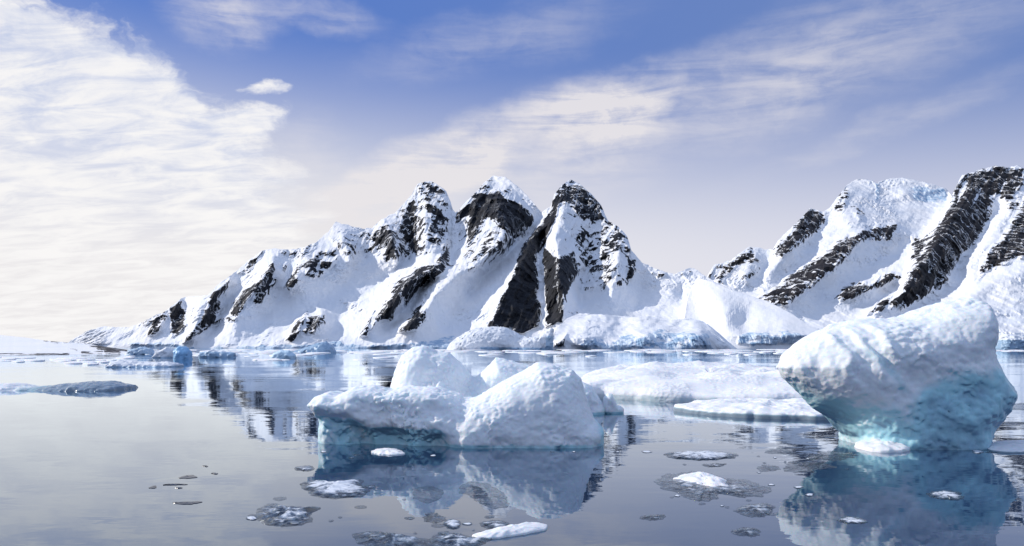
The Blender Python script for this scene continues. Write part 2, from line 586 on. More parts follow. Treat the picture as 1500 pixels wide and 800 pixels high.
def terrain(name, ridge, Dbase, Dfun, lines, rocks, ices, mat, stepx=0.8, rows=300, rough=(14.0, 2.5), seed=1,
            jag=3.0, unit=1.0, back=500.0, relief=0.9, rockv=0.95, soften=1):
    """ridge: skyline polyline in photo pixels; Dfun(px,py): distance; lines: offsets in metres."""
    x0, x1 = ridge[0][0], ridge[-1][0]
    px = np.arange(x0, x1 + stepx, stepx)
    rx, ry = np.array([p[0] for p in ridge]), np.array([p[1] for p in ridge])
    yr = np.interp(px, rx, ry)
    db = Dbase(px)
    yb = YH + CAM_H * F_PX / db
    taper = np.clip((yb - yr) / 14, 0, 1)
    yr = yr + jag * taper * (fbm(px / 9.0, px * 0, px * 0 + seed, 5, 0.62, seed) + 0.0)
    yr = np.minimum(yr, yb - 0.05)
    v = np.linspace(0, 1, rows)[:, None]
    PY = yb[None] + (yr - yb)[None] * v
    PX = np.broadcast_to(px[None], PY.shape).copy()
    samp = solve_offsets(x0, x1, min(ry) - 6, YH + 30, lines, soft=soften)
    WX = 9 * fbm(PX / 42.0, PY / 42.0, 0 * PX + seed, 5, 0.55, seed + 11)
    WY = 9 * fbm(PX / 42.0, PY / 42.0, 0 * PX + seed, 5, 0.55, seed + 12)
    off = samp(PX + WX, PY + WY) * relief
    PXr, PYr = PX + 0.8 * WX, PY + 0.8 * WY
    D0 = Dfun(PX, PY, yb[None]) + off * np.clip((yb[None] - PY) / 18.0, 0, 1)
    X0, Z0 = wx(PX, D0), wz(PY, D0)
    # rock and ice masks in pixel space, ragged
    rock = np.full(PX.shape, -1.0)
    for rp in rocks:
        dens = 1.0
        soft = 8.0
        if isinstance(rp, tuple):
            rp, dens = rp
        sd = poly_sd(PXr, PYr, rp)
        rock = np.maximum(rock, np.clip(sd / soft, -1, 1) * (rockv * dens if dens >= 1 else 0.75 * dens) - (0.0 if dens >= 1 else (1 - dens) * 0.6))
    icem = np.full(PX.shape, -1.0)
    for ip in ices:
        icem = np.maximum(icem, np.clip(poly_sd(PX, PY, ip) / 4.0, -1, 1) * 0.6 - 0.25 + 0.9 * fbm(PX / 22.0, PY / 9.0, 0 * PX, 3, 0.5, seed + 40))
    g = fbm((PX + 0.45 * PY + 0.5 * WX) / 17.0, (PY + WY) / 62.0, 0 * PX + seed, 4, 0.5, seed + 90, ridged=True)
    gull = 1 - sstep(g, -0.12, 0.22)
    solid = sstep(rock, 1.15, 1.45)
    rock = rock - (0.95 - 0.7 * solid) * gull * (rock > -0.4)
    rr = sstep(rock, -0.5, 0.4)
    ii = sstep(icem, -0.3, 0.5)
    s = 1.0 / (26.0 * unit)
    q1 = fbm(X0 * s, D0 * s * 0.6, Z0 * s * 0.7, 6, 0.47, seed, ridged=True)
    ribs = fbm((X0 + 0.5 * Z0) * s * 1.6, D0 * s * 0.2, (Z0 - 0.3 * X0) * s * 0.28, 5, 0.55, seed + 9, ridged=True)
    q2 = fbm(X0 * s * 0.5, D0 * s * 0.5, Z0 * s * 0.5, 5, 0.5, seed + 30)
    q3 = fbm((X0 + Z0) * s * 1.2, D0 * s * 0.3, Z0 * s * 0.5, 5, 0.55, seed + 50)
    edge = np.clip((yb[None] - PY) / 6.0, 0, 1)
    disp = -(q1 * 0.8 + g * 0.75) * rough[0] * np.maximum(rr, 0.12 if unit >= 1 else 0.0) - (q2 * 1.0 + q3 * 0.35 + np.maximum(ribs, 0) * (0.3 if unit >= 1 else 0.0) + np.maximum(q1, 0) * (0.25 if unit >= 1 else 0.0)) * rough[1] * 2.6 * (1 - rr)
    disp = disp - ii * fbm(X0 * s * 3, D0 * 0, Z0 * s * 0.8, 4, 0.6, seed + 70, ridged=True) * 5 * unit
    sm = sstep(fbm(PX / 70.0, PY / 34.0, 0 * PX, 3, 0.5, seed + 60), -0.05, 0.3) * (1 - rr)
    disp = disp - (1.0 if unit >= 1 else 0.25) * sm * fbm((X0 - Z0 * 0.6) * s * 3.6, D0 * s * 1.2, Z0 * s * 3.0, 4, 0.6, seed + 61, ridged=True) * rough[1] * 1.7
    D = D0 + disp * edge
    X, Z = wx(PX, D), wz(PY, D)
    Z[0] = np.minimum(Z[0], 0.0)
    VV = [np.stack([X, D, Z], -1)]
    # foot below the water and the far side of the massif
    foot = np.stack([X[0], D[0] - 0.5, np.full_like(X[0], -4.0)], -1)[None]
    zt = Z[-1]
    xb, dt = X[-1], D[-1]
    backs = []
    for k in range(1, 15):
        f_ = k / 14.0
        dd = back * f_
        zz_ = np.clip(zt, 0, None) * (1 - f_) ** 1.2 - 5 * f_
        n_ = fbm(xb * s, (dt + dd) * s, xb * 0, 4, 0.5, seed + 5) * np.clip(zt, 0, 30) * 0.25 * math.sin(math.pi * f_)
        backs.append(np.stack([xb * (dt + dd * 0.3) / dt, dt + dd, zz_ - abs(n_)], -1)[None])
    P = np.concatenate([foot] + VV + backs, 0)
    nr, nc = P.shape[:2]

    def ext(A):
        return np.concatenate([A[:1], A] + [A[-1:]] * 14, 0)
    return structure(new_mesh(name, P.reshape(-1, 3), grid_faces(nr, nc), mat,
                              {'rock': ext(rock), 'ice': ext(icem)}))


# --- main massif with the three pointed peaks
ridge1 = [(96, 506), (102, 500), (129, 484), (151, 478), (189, 480), (204, 474), (225, 463), (241, 457), (267, 436), (305, 432), (320, 416),
          (339, 403), (365, 381), (384, 367), (402, 364), (425, 366), (445, 362), (462, 356), (481, 339), (492, 325), (511, 330), (530, 335),
          (545, 334), (553, 326), (567, 317), (578, 312), (590, 300), (603, 285), (607, 277), (612, 269), (629, 265), (644, 272), (654, 281), (660, 295),
          (663, 306), (667, 312), (672, 308), (684, 294), (699, 280), (710, 267), (721, 258), (740, 259), (762, 276), (777, 292),
          (787, 304), (794, 311), (801, 306), (807, 302), (812, 285), (824, 270), (837, 263), (850, 270), (865, 283), (880, 300),
          (891, 324), (906, 332), (919, 347), (925, 367), (940, 384), (959, 393), (977, 399), (989, 401), (1000, 397),
          (1011, 391), (1022, 396), (1034, 405), (1060, 420), (1120, 450), (1180, 480), (1230, 504)]


def D1(px, py, yb):
    v = yb - py
    return 640 + v * 1.75 + np.clip(v - 110, 0, None) * 0.35 + np.clip(400 - px, 0, None) * 0.25


B1 = lambda px: 640 + np.clip(400 - px, 0, None) * 0.25 + 8 * fbm(px / 40.0, px * 0, px * 0, 4, 0.5, 77)
lines1 = [
    # spurs (nearer)
    [(339, 404, -10), (310, 436, -38), (285, 470, -38), (267, 501, -16)],
    [(241, 457, -5), (228, 480, -22), (222, 495, -10)],
    [(402, 366, 0), (398, 390, -40), (370, 430, -45), (345, 467, -25), (330, 495, -8)],
    [(462, 356, 0), (440, 400, -35), (420, 420, -30)],
    [(492, 325, -5), (505, 360, -30), (515, 385, -20)],
    [(567, 317, 0), (575, 350, -40), (580, 384, -30)],
    [(629, 265, 0), (622, 320, -45), (620, 366, -35)],
    [(657, 350, -20), (640, 388, -50), (600, 415, -60), (571, 445, -55), (545, 475, -35), (527, 495, -12)],
    [(721, 258, 0), (735, 300, -55), (738, 345, -60), (705, 385, -50), (665, 405, -50), (625, 450, -50), (600, 475, -40), (584, 488, -18)],
    [(837, 263, 0), (826, 300, -50), (814, 350, -75), (820, 400, -80), (826, 440, -60), (826, 470, -30)],
    [(807, 302, 0), (782, 345, -20), (755, 400, -35), (735, 435, -35), (715, 475, -15)],
    [(906, 332, 0), (905, 380, -30), (900, 415, -25), (895, 445, -5)],
    [(448, 462, -18), (440, 480, -22), (428, 498, -8)], [(474, 460, -15), (462, 480, -20)],
    # gullies (farther)
    [(384, 368, 15), (360, 400, 30), (330, 440, 35), (310, 480, 25), (300, 500, 8)],
    [(267, 437, 8), (275, 455, 22), (262, 480, 15)],
    [(430, 370, 15), (415, 430, 30), (385, 470, 30), (370, 495, 10)],
    [(545, 334, 10), (535, 380, 40), (500, 420, 50), (465, 450, 40), (400, 490, 15)],
    [(603, 300, 10), (600, 375, 40), (560, 410, 50), (510, 450, 45), (480, 490, 20)],
    [(667, 312, 10), (664, 345, 35), (650, 370, 20)],
    [(667, 312, 10), (676, 350, 40), (660, 380, 20)],
    [(625, 405, 20), (600, 450, 30), (560, 485, 10)],
    [(794, 311, 15), (770, 345, 50), (730, 385, 60), (690, 430, 55), (660, 470, 40), (640, 495, 15)],
    [(794, 345, 30), (790, 400, 25), (796, 470, 10)],
    [(870, 330, 20), (865, 380, 40), (850, 430, 55), (845, 450, 35)],
    [(940, 384, 15), (940, 420, 50), (930, 450, 40)],
    [(1000, 398, 10), (1000, 430, 50), (1000, 460, 20)],
]
rocks1 = [
    ([(202, 475), (241, 455), (246, 465), (228, 493), (217, 492), (220, 477)], 1.3),
    ([(248, 450), (266, 439), (270, 461), (274, 481), (252, 494), (249, 472)], 1.3),
    ([(309, 431), (339, 407), (335, 420), (320, 439), (327, 450), (312, 472), (290, 489), (267, 501), (279, 484), (294, 465), (305, 446)], 1.25),
    [(320, 465), (348, 461), (342, 469), (312, 471)],
    ([(340, 446), (354, 425), (380, 406), (400, 384), (405, 412), (384, 444), (369, 446), (376, 427), (357, 448), (346, 467), (337, 459)], 1.3),
    [(352, 399), (365, 380), (388, 364), (382, 379), (365, 396)],
    ([(404, 367), (429, 365), (462, 353), (466, 362), (440, 377), (408, 375)], 0.8),
    ([(402, 386), (432, 381), (447, 379), (470, 362), (492, 364), (496, 379), (485, 394), (466, 405), (455, 409), (440, 394), (444, 409), (432, 424), (410, 418), (417, 401)], 0.75),
    ([(478, 348), (500, 340), (545, 334), (550, 355), (530, 375), (512, 385), (495, 372)], 0.5),
    [(419, 499), (432, 469), (451, 459), (440, 484), (429, 499)],
    [(444, 484), (451, 465), (477, 459), (476, 472), (459, 489), (446, 489)],
    [(545, 341), (564, 322), (579, 337), (586, 371), (579, 382), (567, 381), (562, 364), (545, 371), (536, 377)],
    [(590, 307), (607, 281), (612, 315), (611, 349), (620, 364), (605, 373), (590, 352), (584, 330)],
    ([(575, 315), (592, 303), (590, 340), (604, 372), (582, 372), (578, 340)], 0.5),
    ([(612, 276), (642, 270), (654, 285), (661, 300), (650, 304), (661, 319), (659, 341), (646, 360), (624, 366), (620, 349), (627, 322), (620, 304)], 0.85),
    ([(665, 330), (669, 311), (687, 296), (699, 281), (721, 277), (732, 274), (744, 289), (762, 296), (777, 311), (779, 326), (755, 352), (732, 334), (717, 319), (702, 337), (684, 364), (682, 349), (687, 319), (672, 328)], 1.6),
    ([(699, 356), (714, 337), (729, 341), (744, 356), (721, 379), (702, 384), (687, 379), (669, 396), (672, 388), (695, 367)], 0.8),
    [(526, 493), (541, 465), (571, 431), (575, 416), (609, 390), (639, 384), (642, 371), (657, 360), (659, 390), (635, 409), (627, 405), (597, 446), (590, 435), (571, 469), (556, 469), (537, 491)],
    ([(582, 488), (607, 450), (622, 438), (624, 465), (609, 484), (594, 486)], 1.4),
    ([(713, 480), (749, 405), (762, 364), (782, 337), (809, 304), (812, 289), (826, 272), (816, 315), (801, 352), (788, 372), (787, 425), (794, 465), (790, 478), (762, 488), (745, 482)], 2.5),
    ([(796, 360), (812, 375), (820, 397), (816, 427), (824, 470), (800, 482), (799, 440)], 2.5),
    ([(812, 375), (842, 368), (846, 401), (827, 435), (824, 474), (812, 468)], 1.7),
    [(824, 272), (850, 276), (865, 285), (880, 300), (887, 326), (865, 321), (848, 317), (839, 304), (824, 300), (812, 311), (814, 285)],
    ([(841, 330), (869, 330), (895, 333), (910, 334), (925, 367), (917, 366), (899, 371), (899, 412), (872, 418), (856, 390), (838, 356)], 0.72),
    [(893, 328), (908, 336), (922, 366), (910, 360), (900, 345)],
    [(916, 382), (931, 381), (927, 409), (916, 409)],
    [(955, 397), (977, 401), (968, 409), (957, 409)],
    [(1002, 401), (1013, 398), (1009, 410)],
    [(812, 504), (829, 491), (826, 508), (812, 511)],
    [(831, 457), (846, 454), (842, 461)],
    ([(668, 300), (700, 275), (750, 270), (780, 310), (770, 350), (740, 372), (700, 398), (662, 402)], 0.5),
    ([(585, 300), (630, 262), (665, 320), (655, 372), (600, 382), (560, 388), (550, 345)], 0.5),
    ([(812, 300), (880, 290), (930, 370), (925, 420), (850, 430), (830, 380)], 0.45),
    ([(808, 262), (838, 256), (868, 280), (886, 308), (862, 304), (834, 290), (808, 302)], 0.85),
    ([(604, 262), (648, 260), (664, 304), (644, 306), (612, 296)], 0.7),
    ([(686, 280), (712, 262), (722, 266), (704, 300), (684, 306)], 0.8),
    ([(886, 322), (906, 326), (930, 366), (915, 375), (898, 350)], 0.8),
    ([(780, 330), (800, 310), (800, 350), (760, 400), (750, 400)], 0.7),
]
ices1 = [[(190, 500), (260, 502), (300, 506), (420, 504), (560, 504), (640, 496), (665, 490), (668, 514), (190, 514)],
         [(470, 500), (500, 496), (510, 510), (470, 512)]]
terrain('mountain', ridge1, B1, D1, lines1, rocks1, ices1, mat_mtn, stepx=0.85, rows=300, rough=(17, 4.0), seed=3)

# --- right massif
ridge2 = [(985, 505), (1000, 430), (1037, 406), (1045, 389), (1071, 381), (1097, 361), (1116, 364), (1133, 366), (1139, 353), (1161, 332), (1187, 305),
          (1206, 310), (1216, 304), (1225, 291), (1240, 272), (1255, 262), (1277, 264), (1284, 268), (1300, 262), (1322, 260), (1356, 267), (1386, 276),
          (1394, 287), (1401, 272), (1409, 257), (1431, 250), (1461, 242), (1476, 246), (1491, 242), (1502, 248), (1540, 262), (1600, 300), (1680, 380), (1760, 450), (1800, 500)]


def D2(px, py, yb):
    v = yb - py
    return 1500 + v * 4.6 + np.clip(v - 150, 0, None) * 1.5


B2 = lambda px: 1500 + 15 * fbm(px / 40.0, px * 0, px * 0, 4, 0.5, 78)
lines2 = [
    [(1097, 361, 0), (1105, 390, -80), (1090, 420, -60)],
    [(1187, 305, 0), (1180, 340, -120), (1150, 375, -140), (1125, 400, -100)],
    [(1255, 262, 0), (1240, 310, -130), (1262, 345, -190), (1230, 380, -200), (1180, 420, -180), (1130, 445, -90)],
    [(1322, 260, 0), (1320, 282, -60), (1340, 300, 60), (1300, 345, -40)],
    [(1290, 262, -10), (1330, 262, -60), (1370, 272, -60)],
    [(1290, 290, 60), (1340, 298, 90), (1385, 292, 60)],
    [(1430, 250, 0), (1410, 300, -200), (1375, 350, -260), (1340, 400, -260), (1310, 440, -160), (1270, 462, -60)],
    [(1476, 246, 0), (1470, 310, -120), (1430, 370, -160), (1385, 415, -120)],
    [(1530, 260, 0), (1520, 330, -150), (1470, 385, -220), (1440, 398, -150)],
    [(1600, 390, -350), (1500, 398, -330), (1440, 418, -260), (1400, 445, -160), (1330, 480, -60)],
    [(1310, 402, -110), (1260, 420, -140), (1228, 440, -80)],
    # gullies
    [(1130, 366, 20), (1120, 400, 60), (1075, 440, 40)],
    [(1210, 315, 40), (1180, 370, 90), (1140, 415, 80)],
    [(1394, 287, 40), (1370, 320, 100), (1330, 360, 120), (1270, 390, 100), (1210, 440, 80), (1170, 470, 30)],
    [(1468, 300, 60), (1440, 350, 80), (1410, 385, 60), (1380, 430, 20), (1330, 460, 20), (1280, 480, 10)],
    [(1320, 420, 60), (1260, 450, 60), (1200, 480, 20)],
]
rocks2 = [
    [(1034, 406), (1049, 387), (1071, 383), (1099, 362), (1111, 381), (1086, 389), (1064, 404), (1060, 415)],
    ([(1086, 389), (1111, 381), (1116, 400), (1100, 420), (1080, 410)], 0.45),
    [(1133, 367), (1142, 351), (1187, 303), (1212, 310), (1202, 336), (1169, 359), (1146, 376), (1133, 372)],
    ([(1214, 306), (1225, 291), (1240, 270), (1251, 287), (1240, 302), (1232, 312)], 0.75),
    ([(1240, 300), (1265, 300), (1270, 330), (1255, 330)], 0.5),
    [(1108, 436), (1142, 419), (1154, 400), (1210, 370), (1225, 355), (1262, 336), (1292, 329), (1317, 327), (1309, 350), (1262, 353), (1240, 377), (1210, 404), (1169, 434), (1154, 451), (1131, 443)],
    [(1225, 439), (1232, 417), (1259, 409), (1277, 415), (1300, 398), (1324, 402), (1285, 422), (1259, 432), (1236, 443)],
    ([(1268, 464), (1285, 441), (1319, 430), (1334, 396), (1341, 381), (1360, 347), (1390, 302), (1401, 269), (1412, 252), (1442, 246), (1469, 242), (1500, 244), (1502, 270), (1476, 300), (1461, 285), (1454, 291), (1450, 325), (1431, 359), (1409, 370), (1397, 392), (1379, 422), (1337, 445), (1319, 453), (1300, 453)], 1.08),
    [(1335, 344), (1362, 338), (1351, 383), (1334, 383)],
    [(1432, 398), (1439, 374), (1465, 351), (1484, 317), (1500, 290), (1540, 262), (1640, 340), (1600, 372), (1500, 380), (1461, 391)],
    ([(1470, 300), (1500, 270), (1500, 300), (1480, 330)], 0.6),
    ([(1405, 417), (1430, 407), (1440, 400), (1435, 412)], 0.9),
]
ices2 = [[(1325, 274), (1345, 270), (1388, 278), (1390, 297), (1340, 296)],
         [(1280, 268), (1290, 266), (1292, 290), (1280, 300)],
         [(1430, 492), (1520, 488), (1640, 488), (1640, 508), (1430, 508)]]
terrain('mountain', ridge2, B2, D2, lines2, rocks2, ices2, mat_mtn2, stepx=0.9, rows=280, rough=(32, 8.0), seed=8, unit=2.0, back=1200, relief=0.55, soften=6)

# --- snowy headland in front, between the two massifs
ridge3 = [(996, 508), (1002, 470), (1007, 440), (1013, 420), (1022, 407), (1045, 413), (1075, 426), (1124, 441), (1161, 460), (1187, 479), (1210, 488), (1240, 500), (1275, 509)]
D3 = lambda px, py, yb: 590 + (yb - py) * 1.6 - 1.35 * np.clip(np.minimum(yb - py, 20), 0, None) * sstep(px, 1045, 1110)
B3 = lambda px: 590 + 6 * fbm(px / 18.0, px * 0, px * 0, 4, 0.5, 79)
lines3 = [[(1022, 407, 0), (1055, 440, -35), (1070, 470, -45), (1075, 490, -20)],
          [(1013, 418, 15), (1018, 450, 35), (1030, 480, 10)],
          [(1100, 440, 5), (1090, 470, 25), (1085, 484, 10)],
          [(1150, 460, 0), (1150, 480, -20)]]
terrain('headland', ridge3, B3, D3, lines3, [([(1018, 405), (1046, 412), (1060, 425), (1040, 418)], 0.5)],
        [[(1078, 504), (1080, 490), (1095, 486), (1140, 485), (1180, 487), (1192, 491), (1185, 506), (1078, 506)]],
        mat_glac, stepx=0.7, rows=150, rough=(6, 1.6), seed=14, unit=0.7, back=200, jag=0.6, relief=0.9, soften=18)

# --- glacier shelf with its blue cliff
ridge4 = [(803, 509), (810, 500), (813, 484), (831, 466), (850, 459), (887, 461), (932, 465), (958, 462), (985, 469), (1010, 466), (1030, 471), (1046, 484), (1060, 499), (1070, 509)]
B4 = lambda px: 560 + 28 * sstep(px, 1015, 1055) + 9 * fbm(px / 14.0, px * 0, px * 0, 4, 0.5, 80)
D4 = lambda px, py, yb: 560 + 28 * sstep(px, 1015, 1055) + np.clip(yb - py, 0, 60) * 0.35 + 3.0 * 4.0 * np.logaddexp(0.0, (yb - py - 19 - 9 * fbm(px / 45.0, py / 30.0, px * 0 + 3, 3, 0.5, 83)) / 4.0)
lines4 = [[(850, 459, 0), (860, 480, -22), (850, 500, -8)], [(932, 465, 0), (950, 482, -18), (945, 500, -5)],
          [(985, 469, 0), (985, 490, 20)], [(900, 464, 0), (905, 485, 20), (900, 500, 10)], [(1015, 470, 0), (1020, 490, -18)]]
terrain('glacier', ridge4, B4, D4, lines4, [[(812, 506), (814, 500), (829, 489), (826, 507)]],
        [[(905, 512), (908, 492), (925, 488), (940, 493), (965, 481), (985, 487), (1000, 484), (1020, 490), (1037, 484), (1048, 514)],
         [(838, 514), (850, 500), (870, 494), (900, 498), (918, 490), (930, 514)]],
        mat_glac, stepx=0.6, rows=130, rough=(7, 5.0), seed=21, unit=0.55, back=150, jag=2.4, relief=0.8, soften=10)

# --- low snow island on the left
ridge5 = [(-160, 505), (-120, 494), (-60, 490), (0, 491), (40, 495), (66, 499), (90, 501), (130, 504), (160, 509), (176, 514), (190, 517)]
B5 = lambda px: 4.0 * F_PX / (17.5 - 2.0 * np.clip((px - 60) / 120, 0, 1)) + 3 * fbm(px / 12.0, px * 0, px * 0, 3, 0.5, 81)
D5 = lambda px, py, yb: (4.0 * F_PX / (17.5 - 2.0 * np.clip((px - 60) / 120, 0, 1))) + np.clip(yb - py, 0, None) * 7
terrain('snow_island', ridge5, B5, D5, [[(-160, 505, 0), (190, 517, 0)]],
        [[(-160, 517), (20, 517), (60, 516), (100, 518), (100, 522), (-160, 523)],
         [(62, 500), (80, 498), (120, 501), (160, 505), (180, 512), (175, 519), (120, 520), (150, 515), (120, 513), (140, 509), (105, 505), (75, 503)],
         [(95, 509), (125, 513), (150, 519), (115, 518)]],
        [], mat_glac, stepx=1.0, rows=60, rough=(2, 0.8), seed=25, unit=0.35, back=150, jag=0.5, rockv=2.2)


# ------------------------------------------------------------------ icebergs: implicit bodies meshed with surface nets
def surface_nets(Fv, o, h):
    s = Fv < 0
    nx, ny, nz = Fv.shape
    cell = (nx - 1, ny - 1, nz - 1)
    cnt = np.zeros(cell, np.int16)
    acc = np.zeros(cell + (3,), np.float32)
    mixm = np.zeros(cell, bool)
    c000 = s[:-1, :-1, :-1]
    for i in (0, 1):
        for j in (0, 1):
            for k in (0, 1):
                mixm |= s[i:nx - 1 + i, j:ny - 1 + j, k:nz - 1 + k] != c000
    idx = np.argwhere(mixm)
    I, J, K = idx.T
    pos = np.zeros((len(idx), 3))
    num = np.zeros(len(idx))
    for axis in range(3):
        for a_ in (0, 1):
            for b_ in (0, 1):
                o0 = [0, 0, 0]
                oth = [x for x in range(3) if x != axis]
                o0[oth[0]], o0[oth[1]] = a_, b_
                o1 = list(o0)
                o1[axis] = 1
                v0 = Fv[I + o0[0], J + o0[1], K + o0[2]]
                v1 = Fv[I + o1[0], J + o1[1], K + o1[2]]
                cr = (v0 < 0) != (v1 < 0)
                t = np.where(cr, v0 / np.where(cr, v0 - v1, 1), 0)
                p = np.tile(np.array(o0, float), (len(idx), 1))
                p[:, axis] = t
                pos += p * cr[:, None]
                num += cr
    pos /= num[:, None]
    Vt = (idx + pos) * h + np.array(o)
    vid = np.full(cell, -1, np.int64)
    vid[I, J, K] = np.arange(len(idx))
    quads = []
    for axis in range(3):
        sl0 = [slice(None)] * 3
        sl1 = [slice(None)] * 3
        sl0[axis], sl1[axis] = slice(0, -1), slice(1, None)
        A, B = s[tuple(sl0)], s[tuple(sl1)]
        e_ = np.argwhere(A != B)
        oth = [x for x in range(3) if x != axis]
        ok = np.ones(len(e_), bool)
        for x in oth:
            ok &= (e_[:, x] > 0) & (e_[:, x] < Fv.shape[x] - 1)
        e_ = e_[ok]
        flip = A[tuple(e_.T)]
        q = []
        for (da, db) in ((0, 0), (1, 0), (1, 1), (0, 1)):
            c_ = e_.copy()
            c_[:, oth[0]] -= da
            c_[:, oth[1]] -= db
            q.append(vid[tuple(c_.T)])
        q = np.stack(q, -1)
        if axis == 1:
            flip = ~flip
        q = np.where(flip[:, None], q, q[:, ::-1])
        quads.append(q)
    return Vt, np.concatenate(quads)


def smin(a_, b_, k):
    h_ = np.clip(0.5 + 0.5 * (b_ - a_) / k, 0, 1)
    return b_ * (1 - h_) + a_ * h_ - k * h_ * (1 - h_)


def iceberg(name, lobes, label, mat, h=0.05, k=0.25, seed=1, noise=(0.12, 0.05), scal=0.03, cell=0.28, bare_shade=None, cuts=(), zlow=-0.4, post=None, group=None, cat='iceberg'):
    """lobes: dicts poly (photo px), D centre distance, T half thickness, R edge radius, yc lean, n power"""
    P3 = []
    for L in lobes:
        Dr = L['D'] - L['T'] * L.get('front', 0.0)
        L['P'] = [(wx(x, Dr), wz(y, Dr)) for x, y in L['poly']]
        P3 += L['P']
    xs = [p[0] for p in P3]
    zs = [p[1] for p in P3]
    y0 = min(L['D'] - L['T'] for L in lobes) - 4 * h - noise[0] * 2
    y1 = max(L['D'] + L['T'] for L in lobes) + 4 * h + noise[0] * 2
    m = 5 * h + noise[0]
    gx = np.arange(min(xs) - m, max(xs) + m, h)
    gy = np.arange(y0, y1, h)
    gz = np.arange(zlow, max(zs) + m, h)
    X = gx[:, None, None].astype(np.float32)
    Y = gy[None, :, None].astype(np.float32)
    Z = gz[None, None, :].astype(np.float32)
    X2, Z2 = np.meshgrid(gx, gz, indexing='ij')
    Fv = None
    for L in lobes:
        P = [(x, z if z > 0.06 else -6.0) for x, z in L['P']] if L.get('deep', True) else L['P']
        sd = poly_sd(X2, Z2, P)
        Rr = L['R']
        q = np.minimum(sd / Rr, 1.0)
        yc = L['D'] + (L['lean'](X2, Z2) if 'lean' in L else 0.0)
        T = L['T'] * (L['tmod'](X2, Z2) if 'tmod' in L else 1.0)
        n = L.get('n', 2.0)
        g = np.abs(Y - (yc + 0 * X2)[:, None, :]) / (T + 0 * X2)[:, None, :]
        f_ = (g ** n + (np.clip(1 - q, 0, None) ** 2)[:, None, :]) ** (1 / 2.0) - 1
        f_ = (f_ * min(L['T'], Rr)).astype(np.float32)
        Fv = f_ if Fv is None else smin(Fv, f_, k)
    for c_ in cuts:
        Fv = np.maximum(Fv, c_(X, Y, Z))
    if post:
        Fv = post(Fv, X, Y, Z)
    near = np.abs(Fv) < (noise[0] * 2.5 + 0.25)
    ii = np.nonzero(near)
    x_, y_, z_ = gx[ii[0]], gy[ii[1]], gz[ii[2]]
    sc = 1.0 / cell
    dn = noise[0] * fbm(x_ * 0.9, y_ * 0.9, z_ * 1.1, 4, 0.5, seed)
    dn = dn + noise[1] * fbm(x_ * 3.1, y_ * 3.1, z_ * 3.5, 3, 0.5, seed + 5)
    if scal:
        wv = 0.35 * fbm(x_ * 1.5, y_ * 1.5, z_ * 1.5, 2, 0.5, seed + 8)
        wl = worley((x_ + wv) * sc, (y_ + wv) * sc, (z_ - wv) * sc * 1.15, seed + 3)
        am = 0.25 + 1.1 * sstep(fbm(x_ * 0.55, y_ * 0.55, z_ * 0.8, 3, 0.5, seed + 21), -0.25, 0.3)
        dn = dn - scal * am * (np.clip(wl, 0, 1.0) ** 2 * 2.0 - 0.6)
    Fv[ii] -= dn.astype(np.float32)
    Fv[:, :, 0] = 1
    Fv[0], Fv[-1] = 1, 1
    Fv[:, 0], Fv[:, -1] = 1, 1
    V_, Q = surface_nets(Fv, (gx[0], gy[0], gz[0]), h)
    b = bare_shade(V_) if bare_shade else np.zeros(len(V_))
    cx, cy = V_[:, 0].mean(), V_[:, 1].mean()
    o = new_mesh(name, V_, Q, mat, {'bare_shade': b}, loc=(cx, cy, 0))
    return thing(o, label, cat, group)


def waterband(hgt=0.25, amt=0.8):
    def f_(V_):
        return amt * (1 - sstep(V_[:, 2], 0.05, hgt))
    return f_


# big leaning berg on the right
DB = 31.4
big_poly = [(1143, 539), (1152, 520), (1171, 503), (1202, 487), (1233, 475), (1258, 468), (1280, 467), (1304, 466), (1328, 463), (1348, 457), (1366, 451), (1385, 443),
            (1404, 439), (1420, 436), (1432, 436), (1443, 440), (1449, 447), (1456, 467), (1457, 480), (1455, 491), (1451, 510), (1455, 528), (1463, 543),
            (1473, 556), (1480, 567), (1482, 576), (1480, 586), (1466, 608), (1442, 632), (1428, 655), (1425, 700), (1262, 700), (1256, 652), (1247, 640),
            (1233, 624), (1215, 610), (1195, 598), (1171, 572), (1152, 553)]


def big_lean(x, z):
    # the lower left side draws back under the crown; the head leans towards the back
    return 0.45 * (1 - sstep(z, 0.0, 2.8)) * (1 - sstep(x, 12.8, 16.0)) + 0.5 * sstep(z, 3.0, 5.5)


def big_t(x, z):
    return 0.55 + 0.45 * sstep(x, 10.0, 14.5)


def big_bare_shade(V_):
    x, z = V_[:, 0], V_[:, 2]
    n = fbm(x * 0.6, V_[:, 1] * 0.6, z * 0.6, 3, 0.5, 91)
    b = (0.46 + 0.28 * sstep(x, 13.3, 15.8)) * (1 - sstep(z + n * 0.5 + 0.12 * (x - 13), 0.5, 3.6))  # rises to the right, where painted shade joins the bare blue ice
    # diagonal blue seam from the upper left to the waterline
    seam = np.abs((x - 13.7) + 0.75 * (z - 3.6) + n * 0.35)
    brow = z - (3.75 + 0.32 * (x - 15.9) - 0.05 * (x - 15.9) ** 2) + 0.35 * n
    b = np.maximum(b, 0.68 * (1 - sstep(brow, -2.2, 0.4)) * sstep(x, 13.4, 15.8))  # shade of the right lower face put into the colour, over bare ice
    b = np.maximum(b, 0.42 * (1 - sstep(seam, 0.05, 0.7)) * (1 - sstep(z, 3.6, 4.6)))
    return b


